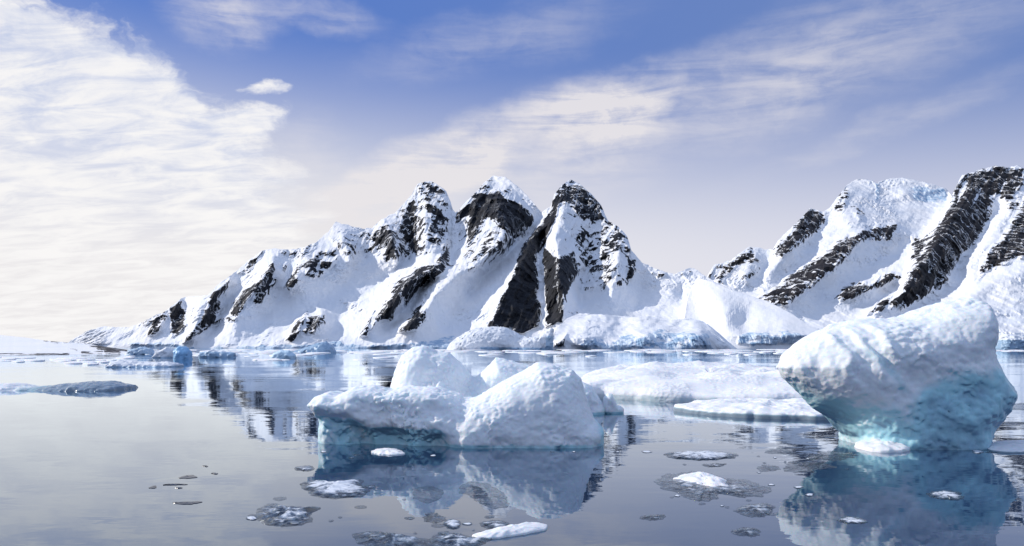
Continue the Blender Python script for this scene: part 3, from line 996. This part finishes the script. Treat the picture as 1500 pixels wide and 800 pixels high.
def big_post(Fv, X, Y, Z):
    # flutes on the upper left, a diagonal trough, a brow under the head
    s_ = X + 0.30 * (Z - 3.5) + 0.16 * np.sin(Z * 2.1 + X * 1.7) + 0.07 * np.sin(Z * 5.3 + Y * 2.0 + X)
    wv = 0.09 * np.sin(s_ * 5.0 + 1.6 * np.sin(X * 0.9)) + 0.03 * np.sin(s_ * 12.5 + Z)
    msk = (1 - sstep(X, 13.8, 15.0)) * sstep(Z, 1.9, 3.2) * (1 - sstep(Y, DB - 0.3, DB + 0.8))
    Fv = Fv + (wv * msk).astype(np.float32)
    dd = (X - 13.7) + 0.75 * (Z - 3.6)
    Fv = Fv + (0.17 * np.exp(-(dd / 0.40) ** 2) * (1 - sstep(Y, DB - 0.3, DB + 0.5)) * sstep(Z, 2.4, 3.4) * (1 - sstep(Z, 4.4, 5.0))).astype(np.float32)
    br = Z - (3.8 + 0.32 * (X - 15.9) - 0.05 * (X - 15.9) ** 2)
    Fv = Fv + (0.13 * sstep(-br, -0.2, 0.7) * sstep(X, 14.3, 15.2) * (1 - sstep(Y, DB - 0.4, DB + 0.4)) * sstep(Z, 1.0, 2.6)).astype(np.float32)
    return Fv


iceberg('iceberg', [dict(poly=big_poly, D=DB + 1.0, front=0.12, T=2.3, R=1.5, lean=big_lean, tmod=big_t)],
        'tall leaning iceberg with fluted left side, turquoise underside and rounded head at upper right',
        mat_ice, h=0.055, k=0.3, seed=31, noise=(0.15, 0.03), scal=0.035, cell=0.24, bare_shade=big_bare_shade, post=big_post)

# central berg: flat cap on the left, big scalloped hump on the right, rounded humps behind
cL = [(456, 592), (466, 580), (486, 573), (502, 576), (522, 566), (550, 566), (575, 571), (600, 567), (640, 567), (672, 578), (684, 600), (672, 626), (654, 633), (606, 626),
      (566, 619), (526, 611), (500, 607), (474, 604)]
cP = [(473, 600), (545, 598), (540, 615), (546, 632), (552, 642), (552, 700), (471, 700), (471, 640)]
cW = [(530, 600), (690, 600), (690, 700), (545, 700), (545, 632)]
cR = [(655, 640), (664, 612), (675, 598), (690, 586), (712, 575), (742, 556), (770, 542), (788, 531), (814, 534), (838, 540), (852, 554), (862, 590), (870, 612), (884, 628),
      (892, 648), (890, 700), (655, 700)]
cB1 = [(572, 572), (578, 545), (590, 520), (606, 509), (622, 506), (642, 515), (658, 516), (674, 532), (688, 548), (692, 580), (692, 700), (572, 700)]
cB2 = [(684, 585), (692, 560), (702, 548), (726, 525), (750, 528), (778, 537), (800, 560), (800, 700), (684, 700)]


def c_bare_shade(V_):
    x, y, z = V_.T
    n = fbm(x * 0.7, y * 0.7, z * 0.7, 3, 0.5, 93)
    b = 0.55 * (1 - sstep(z, 0.04, 0.32 + 0.1 * n))
    b = np.maximum(b, (0.50 + 0.06 * sstep(x, -5.9, -5.4)) * (1 - sstep(x, -2.9, -2.2)) * (1 - sstep(z + 0.12 * n, 0.62 + 0.38 * (1 - sstep(x, -6.4, -5.6)), 0.80 + 0.42 * (1 - sstep(x, -6.4, -5.6)))) * (y < 36.5))
    b = np.maximum(b, 0.55 * sstep(x, 2.4, 3.8) * (1 - sstep(z, 0.8, 3.2)))  # right flank of the hump: its shade painted in as darker teal
    return b


def c_post(Fv, X, Y, Z):
    # scooped shoulder on the front of the right hump
    r_ = np.sqrt((X - 2.15) ** 2 + (Y - 30.0) ** 2 * 0.8 + (Z - 2.65) ** 2)
    Fv = np.maximum(Fv, 0.95 - r_) if False else -smin(-Fv, r_ - 0.85, 0.35)
    return Fv


iceberg('iceberg', [dict(poly=cL, D=33.2, T=1.9, R=0.42, deep=False, n=2.6), dict(poly=cP, D=33.5, T=1.65, R=0.6), dict(poly=cW, D=33.5, T=1.75, R=0.5), dict(poly=[(590, 580), (690, 590), (724, 606), (724, 700), (590, 700)], D=33.5, T=1.85, R=0.9),
                    dict(poly=cR, D=32.6, T=2.0, R=1.15, lean=lambda x, z: 0.5 * sstep(z, 0.5, 3.0)),
                    dict(poly=cB1, D=37.0, T=1.8, R=1.1), dict(poly=cB2, D=36.8, T=1.5, R=1.0)],
        'sprawling iceberg with dimpled hump at right, flat cap at left and rounded hump behind',
        mat_ice, h=0.05, k=0.5, seed=41, noise=(0.12, 0.012), scal=0.036, cell=0.21, bare_shade=c_bare_shade, post=c_post)

# small berg and upright chip behind its right end
iceberg('iceberg', [dict(poly=[(838, 566), (852, 558), (866, 566), (876, 580), (886, 596), (892, 609), (892, 630), (838, 630)], D=46.5, T=1.6, R=0.9)],
        'small rounded white iceberg half hidden behind the dimpled hump', mat_ice, h=0.07, seed=52, bare_shade=waterband(0.3, 0.6))
iceberg('growler', [dict(poly=[(884, 582), (890, 576), (897, 577), (903, 592), (904, 604), (904, 625), (888, 625), (887, 605)], D=46.0, T=0.45, R=0.3),
                    dict(poly=[(900, 597), (908, 594), (914, 598), (922, 604), (922, 625), (898, 625)], D=46.2, T=0.5, R=0.3)],
        'narrow upright chip of ice between central iceberg and the long white floe', mat_ice, h=0.05, seed=53, noise=(0.06, 0.04), bare_shade=waterband(0.2, 0.6), cat='growler')

# snow covered berg in front of the shore
iceberg('iceberg', [dict(poly=[(655, 510), (662, 500), (680, 488), (694, 482), (715, 479), (738, 479), (755, 486), (764, 492), (778, 494), (790, 500), (800, 506), (805, 514), (805, 530), (655, 530)], D=470, T=14, R=13),
                    dict(poly=[(760, 500), (782, 494), (800, 484), (806, 480), (811, 482), (811, 496), (810, 530), (760, 530)], D=462, T=7, R=4)],
        'broad snow covered iceberg with a square block at its right end, below the black cliff',
        mat_far, h=0.8, k=3, seed=61, noise=(1.6, 0.7), scal=0.4, cell=5.0, zlow=-3, bare_shade=lambda V_: 0.8 * (1 - sstep(V_[:, 2], 0.5, 3.0)) * (V_[:, 0] > -18) + 0.55 * (V_[:, 0] > 19) * (V_[:, 2] < 8.5))


# ------------------------------------------------------------------ floes: outline measured on the water, relief as height
def floe(name, outline, hgt, label, mat=mat_floe, group=None, seed=1, rings=16, seg=96, rag=0.10, bulge=0.35, crust=0.8, noise=0.4, edge=0.5, cat='ice floe', parent=None, bare_shade=0.6, npow=2.2):
    """outline: (px,py) on the water surface"""
    if mat is mat_clear:
        edge = 0.22
        hgt = hgt * 0.8
        crust = crust * 0.8
        rag = rag * 1.7
    P = np.array([(wx(x, dwater(y)), dwater(y)) for x, y in outline])
    c0 = P.mean(0)
    size = np.sqrt(((P - c0) ** 2).sum(1)).mean()
    rag_l = rag * size
    # resample
    Q = np.vstack([P, P[:1]])
    dl = np.r_[0, np.cumsum(np.sqrt((np.diff(Q, axis=0) ** 2).sum(1)))]
    t = np.linspace(0, dl[-1], seg, endpoint=False)
    bx, by = np.interp(t, dl, Q[:, 0]), np.interp(t, dl, Q[:, 1])
    for _ in range(2):
        bx = (np.roll(bx, 1) + 2 * bx + np.roll(bx, -1)) / 4
        by = (np.roll(by, 1) + 2 * by + np.roll(by, -1)) / 4
    fs = 2.2 / size
    bx = bx + rag_l * fbm(bx * fs * 2, by * fs, by * 0 + seed, 4, 0.6, seed)
    by = by + rag_l * 1.6 * fbm(bx * fs * 2, by * fs, by * 0 + seed + 9, 4, 0.6, seed + 3)
    VV, CR = [], []
    rr_ = [1.0, 1.0] + list(np.cos(np.linspace(0.12, 0.985, rings) * math.pi / 2) ** 0.8) + [0.0]
    for ri, r_ in enumerate(rr_):
        x = c0[0] + (bx - c0[0]) * r_
        y = c0[1] + (by - c0[1]) * r_
        if ri == 0:
            z = np.full(seg, -0.25 * hgt - 0.02)
        elif ri == 1:
            z = np.full(seg, 0.35 * hgt * edge)
        else:
            prof = edge + (1 - edge) * (1 - r_ ** npow)
            z = hgt * (prof * (1 - bulge) + bulge * (1 - r_) ** 0.7)
        if ri >= 1:
            nz_ = fbm(x * fs * 1.6, y * fs * 1.6, x * 0 + seed, 5, 0.55, seed + 7)
            z = z * (1 + noise * nz_ * 1.6)
            z = np.maximum(z, 0.012)
        VV.append(np.stack([x, y, z], -1))
        CR.append(np.clip(crust * (1 - r_ ** 3) + 0.2 * crust, 0, 1) + 0 * x)
    Vv = np.concatenate(VV)
    nr = len(rr_)
    ii = np.arange(nr * seg).reshape(nr, seg)
    jj = np.roll(ii, -1, axis=1)
    Fq = np.stack([ii[:-1], jj[:-1], jj[1:], ii[1:]], -1).reshape(-1, 4)
    # outline orientation decides the winding
    area = 0.5 * np.sum(bx * np.roll(by, -1) - np.roll(bx, -1) * by)
    if area < 0:
        Fq = Fq[:, ::-1]
    br = bare_shade * (1 - sstep(Vv[:, 2], 0.15 * hgt, 0.55 * hgt))
    o = new_mesh(name, Vv, Fq, mat, {'crust': np.concatenate(CR), 'bare_shade': br}, loc=(c0[0], c0[1], 0), parent=parent)
    if parent is None:
        thing(o, label, cat, group)
    return o


def oval(x0, y0, x1, y1, seed=0, n=26, am=0.25, skew=0.0):
    rnd = random.Random(seed)
    ph = [rnd.uniform(0, 6.28) for _ in range(4)]
    cx, cy, a_, b_ = (x0 + x1) / 2, (y0 + y1) / 2, (x1 - x0) / 2, (y1 - y0) / 2
    out_ = []
    for k in range(n):
        t = 2 * math.pi * k / n
        r_ = 1 + am * (0.5 * math.sin(2 * t + ph[0]) + 0.35 * math.sin(3 * t + ph[1]) + 0.25 * math.sin(5 * t + ph[2]))
        out_.append((cx + a_ * r_ * math.cos(t), cy + b_ * r_ * math.sin(t) + skew * math.cos(t)))
    return out_


# long white floe and its nearer tongue
floe('ice_floe', [(846, 585), (880, 583), (935, 587), (985, 589), (1030, 590), (1100, 592), (1190, 592), (1270, 590), (1300, 575), (1250, 560), (1150, 553), (1050, 548), (960, 547), (880, 551), (850, 560)],
     1.6, 'long thick white floe stretching behind and between the two big icebergs', seed=71, seg=260, rings=40, rag=0.05, edge=0.42, noise=0.6, bulge=0.12, bare_shade=0.5, npow=5)
floe('ice_floe', [(985, 602), (1020, 607), (1080, 612), (1140, 614), (1200, 616), (1260, 614), (1280, 604), (1200, 596), (1100, 594), (1020, 595)],
     0.62, 'low white floe with a grey green edge, lying in front of the long white floe', seed=73, seg=220, rings=30, rag=0.07, edge=0.5, noise=0.5, bulge=0.1, bare_shade=1.0, npow=4)
# left floe
iceberg('ice_floe', [dict(poly=[(-60, 572), (-40, 566), (0, 563), (20, 562), (45, 566), (70, 566), (100, 562), (130, 559), (160, 559), (185, 564), (202, 571), (204, 574), (204, 600), (-60, 600)], D=70, T=3.5, R=0.9)],
        'low grey blue floe tapering to a dark point at the left of the open water',
        mat_floe, h=0.11, seed=75, noise=(0.2, 0.09), scal=0.03, cell=0.6, zlow=-0.5, cat='ice floe',
        bare_shade=lambda V_: 0.25 + 0.8 * sstep(V_[:, 0], -45, -36) * (1 - 0.5 * sstep(V_[:, 2], 0.5, 0.9)))  # slate right part paints in the shade of the face towards the camera
# far low berg left
iceberg('iceberg', [dict(poly=[(157, 538), (165, 531), (182, 527), (205, 530), (222, 531), (240, 530), (262, 533), (262, 560), (157, 560)], D=137, T=4.0, R=1.2)],
        'low white berg with a dark waterline, left of the blue shore ice', mat_far, h=0.2, seed=77, noise=(0.35, 0.15), scal=0.1, cell=1.2, zlow=-0.8, bare_shade=waterband(0.5, 0.7))
iceberg('iceberg', [dict(poly=[(253, 528), (256, 512), (264, 507), (272, 508), (279, 513), (284, 528), (284, 550), (253, 550)], D=200, T=2.6, R=2.0)],
        'small bright blue iceberg standing before the left shore ice', mat_bluefar, h=0.28, seed=79, noise=(0.5, 0.3), scal=0.1, cell=1.5, zlow=-1, bare_shade=lambda V_: 0.7 + 0 * V_[:, 0])
iceberg('iceberg', [dict(poly=[(398, 524), (402, 517), (412, 513), (424, 514), (432, 520), (434, 526), (434, 545), (398, 545)], D=215, T=3, R=1.4)],
        'squat pale blue iceberg at the shore below the two black rock patches', mat_bluefar, h=0.28, seed=80, noise=(0.4, 0.25), scal=0.1, cell=1.5, zlow=-1, bare_shade=lambda V_: 0.25 + 0 * V_[:, 0])
iceberg('iceberg', [dict(poly=[(428, 516), (450, 508), (468, 502), (478, 501), (488, 508), (500, 517), (500, 540), (428, 540)], D=335, T=7, R=3)],
        'wedge shaped grey blue iceberg at the foot of the snow slope', mat_far, h=0.5, seed=81, noise=(0.8, 0.4), scal=0.2, cell=3, zlow=-1.5, bare_shade=lambda V_: 0.75 * (V_[:, 0] > -92) + 0 * V_[:, 0])
iceberg('iceberg', [dict(poly=[(226, 522), (232, 514), (246, 509), (256, 514), (260, 524), (260, 545), (226, 545)], D=225, T=3, R=1.3)],
        'white lump of ice touching the left side of the bright blue iceberg', mat_far, h=0.3, seed=82, noise=(0.5, 0.25), scal=0.1, cell=1.5, zlow=-1, bare_shade=waterband(0.8, 0.6))
iceberg('iceberg', [dict(poly=[(288, 524), (294, 516), (312, 512), (330, 515), (344, 517), (352, 524), (352, 545), (288, 545)], D=230, T=3, R=1.5)],
        'dark edged lump of ice just right of the bright blue iceberg', mat_far, h=0.3, seed=83, noise=(0.5, 0.3), scal=0.1, cell=1.5, zlow=-1, bare_shade=lambda V_: 0.8 - 0.5 * sstep(V_[:, 2], 1.0, 2.0))
iceberg('iceberg', [dict(poly=[(180, 520), (190, 512), (210, 508), (222, 511), (230, 519), (230, 540), (180, 540)], D=290, T=3.5, R=1.6)],
        'pale berg beside the dark rocks at the right tip of the snow island', mat_far, h=0.35, seed=84, noise=(0.6, 0.3), scal=0.1, cell=2, zlow=-1, bare_shade=lambda V_: 0.55 + 0 * V_[:, 0])
iceberg('iceberg', [dict(poly=[(1450, 509), (1456, 493), (1464, 488), (1480, 490), (1495, 492), (1520, 494), (1560, 500), (1570, 510), (1570, 530), (1450, 530)], D=480, T=12, R=4)],
        'dark blue grey ice at the far shore, right of the tall leaning iceberg', mat_far, h=0.8, seed=85, noise=(1.3, 0.7), scal=0.3, cell=4, zlow=-2, bare_shade=lambda V_: 0.95 - 0.7 * sstep(V_[:, 2], 4.5, 7))

# near pieces of melting ice
C = mat_clear
G = 'melting ice pieces on the near water'
floe('ice_floe', [(958, 705), (975, 697), (1000, 692), (1030, 690), (1060, 700), (1095, 705), (1128, 715), (1118, 726), (1085, 728), (1050, 722), (1040, 733), (1015, 735), (1000, 724), (970, 716)],
     0.10, 'floe with a white snow ridge and dark wet margins, largest between the big icebergs', C, seed=91, crust=0.45, rag=0.12, noise=0.6, rings=26, seg=160)
floe('snow_lump', [(985, 704), (1000, 697), (1030, 693), (1050, 700), (1066, 706), (1068, 716), (1050, 719), (1020, 712), (1000, 708)],
     0.17, 'lump of white snow lying on the floe with dark wet margins', mat_floe, seed=92, rag=0.12, noise=0.6, edge=0.4, cat='snow', bare_shade=0.0)
floe('ice_floe', oval(976, 661, 1078, 674, 3, am=0.12), 0.13, 'long narrow grey floe in the channel behind the largest wet floe', C, seed=93, crust=0.75, rag=0.12, noise=0.5)
floe('ice_floe', oval(1078, 738, 1136, 757, 5, am=0.2), 0.08, 'round dark floe just below the floe with the white snow ridge', C, seed=94, crust=0.45, rag=0.16, noise=0.6)
floe('ice_floe', oval(1070, 774, 1116, 785, 6, am=0.2), 0.05, 'small thin dark floe, lowest in front of the channel', C, seed=95, crust=0.35, rag=0.2, noise=0.6)
floe('ice_floe', oval(1110, 681, 1139, 691, 7, am=0.2), 0.06, 'small dark oval floe left of the turquoise underside', C, seed=96, crust=0.2, rag=0.15)
floe('ice_floe', oval(1124, 657, 1160, 666, 8, am=0.25), 0.05, 'thin dark sliver of ice beside the base of the tall iceberg', C, seed=97, crust=0.2, rag=0.2)
floe('ice_floe', oval(1148, 676, 1215, 692, 9, am=0.3), 0.05, 'flat dark patch of ice off the left base of the tall iceberg', C, seed=98, crust=0.15, rag=0.3)
floe('ice_floe', oval(1180, 662, 1250, 675, 10, am=0.3), 0.05, 'thin greenish sheet of ice touching the turquoise reflection', C, seed=99, crust=0.15, rag=0.3)
floe('ice_floe', oval(940, 754, 974, 762, 11, am=0.3), 0.03, 'tiny thin wisp of ice left below the largest wet floe', C, seed=100, crust=0.3, rag=0.3)
floe('ice_floe', oval(1030, 679, 1062, 684, 12, am=0.3), 0.03, 'tiny fleck of ice behind the white snow ridge', C, seed=101, crust=0.5, rag=0.3)
floe('growler', oval(1258, 646, 1338, 664, 13, am=0.15), 0.30, 'white lump of ice against the foot of the tall leaning iceberg', mat_floe, seed=102, rag=0.1, noise=0.5, edge=0.5, cat='growler', bare_shade=0.1)
floe('ice_floe', oval(1362, 718, 1410, 733, 14, am=0.2), 0.05, 'pale sunken piece inside the reflection of the tall iceberg', C, seed=103, crust=0.7, rag=0.15)
floe('ice_floe', oval(1226, 758, 1268, 767, 15, am=0.2), 0.03, 'faint thin pale strip of ice near the bottom of the tall reflection', C, seed=104, crust=0.7, rag=0.2)
floe('ice_floe', oval(1442, 646, 1530, 664, 16, am=0.15), 0.16, 'blue grey floe at the right edge beside the tall iceberg', mat_floe, seed=105, rag=0.1, noise=0.5, bare_shade=0.8)
floe('ice_floe', oval(1472, 592, 1540, 600, 17, am=0.15), 0.25, 'dark flat floe at the right edge, farther back', C, seed=106, rag=0.1, noise=0.5, crust=0.1)
floe('ice_floe', oval(1452, 618, 1500, 623, 19, am=0.25), 0.06, 'thin dark strip of ice just behind the blue grey floe', C, seed=107, rag=0.2, noise=0.5, crust=0.2)

floe('ice_floe', [(437, 710), (450, 705), (470, 704), (490, 708), (510, 704), (532, 703), (530, 711), (541, 717), (535, 726), (510, 729), (480, 729), (458, 726), (447, 717)],
     0.13, 'pale floe with a dark wet rim, below the flat cap of the central iceberg', C, seed=111, crust=0.75, rag=0.10, noise=0.6, rings=22, seg=130)
floe('ice_floe', [(373, 756), (378, 746), (393, 738), (415, 741), (440, 744), (472, 744), (455, 750), (452, 758), (462, 763), (440, 769), (405, 771), (382, 766)],
     0.12, 'lumpy grey translucent floe nearest the left open water', C, seed=112, crust=0.5, rag=0.12, noise=0.9, rings=22, seg=130)
floe('ice_floe', [(515, 783), (540, 779), (565, 781), (600, 787), (630, 792), (640, 800), (620, 806), (560, 804), (525, 796)],
     0.10, 'long dark floe at the very bottom, left of the white bar of ice', C, seed=113, crust=0.35, rag=0.12, noise=0.9, rings=22, seg=130)
floe('ice_floe', [(628, 790), (645, 780), (670, 782), (700, 788), (722, 790), (700, 800), (660, 808), (635, 803)],
     0.08, 'bluish cracked floe at the bottom, touching the white bar of ice', C, seed=114, crust=0.5, rag=0.14, noise=0.9, rings=20, seg=130)
floe('growler', [(690, 786), (720, 778), (755, 772), (785, 767), (802, 770), (800, 777), (770, 783), (730, 789), (700, 791)],
     0.13, 'smooth white elongated bar of ice near the bottom edge', mat_floe, seed=115, rag=0.06, noise=0.3, edge=0.4, cat='growler', bare_shade=0.2)
floe('ice_floe', oval(650, 761, 676, 775, 20, am=0.1), 0.06, 'small round pale disc of ice above the bluish cracked floe', C, seed=116, crust=0.7, rag=0.08)
floe('ice_floe', oval(706, 762, 745, 776, 21, am=0.15), 0.05, 'flat grey piece of ice above the white bar', C, seed=117, crust=0.5, rag=0.15)
floe('ice_floe', oval(620, 752, 650, 766, 22, am=0.2), 0.05, 'dark ragged bit of ice left of the small round disc', C, seed=118, crust=0.2, rag=0.25)
floe('growler', oval(544, 658, 592, 667, 23, am=0.15), 0.10, 'small white bit afloat in front of the turquoise recess', mat_floe, seed=119, rag=0.2, noise=0.5, cat='growler', bare_shade=0.0)
floe('ice_floe', oval(430, 683, 462, 690, 24, am=0.2), 0.04, 'thin pale wafer of ice off the left end of the central reflection', C, seed=120, crust=0.5, rag=0.2)
floe('ice_floe', oval(520, 741, 537, 745, 25, am=0.1), 0.02, 'dark speck of ice right of the lumpy grey floe', C, seed=121, crust=0.0)
for i, (x0, y0, x1, y1, lb) in enumerate([
        (220, 712, 229, 717, 'dark speck at the left end of the row on open water'),
        (240, 709, 270, 712, 'thin dark sliver in the middle of the row of specks'),
        (262, 697, 290, 702, 'longer dark sliver at the upper right of the row of specks'),
        (297, 682, 305, 685, 'tiny speck farthest from the camera on the open left water'),
        (256, 735, 292, 740, 'flat dark sliver alone below the row of specks'),
        (258, 714, 266, 717, 'tiny dark crumb below the thin middle sliver'),
        (310, 693, 320, 696, 'tiny speck at the right end of the row of specks')]):
    floe('ice_chip', oval(x0, y0, x1, y1 - 1, 40 + i, n=20, am=0.55), 0.02, lb, mat_wet, seed=130 + i, crust=0.05, rag=0.4, rings=5, seg=28, cat='ice chip')

# brash ice drifting along the far shore
rnd = random.Random(5)
kk = 0
for k in range(250):
    band = rnd.random()
    if band < 0.30:
        x, y = rnd.uniform(180, 640), 512 + abs(rnd.gauss(0, 7))
    elif band < 0.75:
        x, y = rnd.uniform(560, 1200), 512.0 + abs(rnd.gauss(0, 4.5))
    elif band < 0.88:
        x, y = rnd.uniform(-20, 200), 524 + abs(rnd.gauss(0, 5))
    else:
        x, y = rnd.uniform(1455, 1560), 509 + abs(rnd.gauss(0, 5))
    y = min(y, 548)
    s_ = rnd.uniform(4, 26) * (0.5 + 6.0 / (y - 504))
    hh_ = max(0.5, (y - 503) * 0.05)
    o = floe('brash_ice', oval(x - s_, y - hh_ * 0.6, x + s_, y + hh_ * 0.6, k, n=14, am=0.25), rnd.uniform(0.15, 0.5) * min(1.0, dwater(y) / 300 + 0.3),
             'flat pale piece of brash ice drifting along the far shore', mat_floe, seed=200 + k, rag=0.12, rings=4, seg=26,
             cat='brash ice', group='brash ice along the far shore', bare_shade=0.3, edge=0.6)

floe('ice_floe', [(672, 712), (690, 705), (712, 708), (728, 716), (742, 726), (746, 742), (722, 746), (704, 738), (690, 726), (676, 722)],
     0.05, 'ragged dark wet ice standing in for the mountain reflection below the dimpled hump', C, seed=145, crust=0.1, rag=0.10, noise=0.9)  # dark ice added where the peaks are mirrored in the water
floe('ice_floe', [(604, 716), (628, 712), (650, 718), (646, 730), (626, 738), (606, 730)],
     0.05, 'ragged dark wet ice standing in for the mountain reflection, between the pale floe and the ragged ice below the hump', C, seed=146, crust=0.1, rag=0.10, noise=0.9)  # also added in place of a mirrored peak
# loose crumbs of melting ice round the near floes
rnd = random.Random(11)
spots = [(420, 755, 60, 14), (490, 715, 60, 12), (600, 790, 90, 12), (700, 765, 70, 14), (1040, 715, 90, 18), (1110, 745, 50, 14), (1170, 680, 60, 14), (1470, 655, 40, 14), (560, 665, 70, 8), (900, 640, 60, 16)]
for k in range(80):
    cx_, cy_, sx_, sy_ = spots[k % len(spots)]
    x, y = cx_ + rnd.gauss(0, sx_ * 0.7), cy_ + rnd.gauss(0, sy_ * 0.8)
    y = min(max(y, 662), 806)
    w_ = rnd.choice([2, 3, 3, 4, 5, 7, 10])
    floe('ice_crumb', oval(x - w_, y - w_ * 0.28, x + w_, y + w_ * 0.28, k, n=12, am=0.3), rnd.uniform(0.015, 0.04),
         'small crumb of melting ice loose on the near water', C, seed=600 + k, rag=0.15, rings=4, seg=22,
         cat='ice chip', group='loose ice crumbs on the near water', crust=rnd.choice([0.0, 0.3, 0.9]))
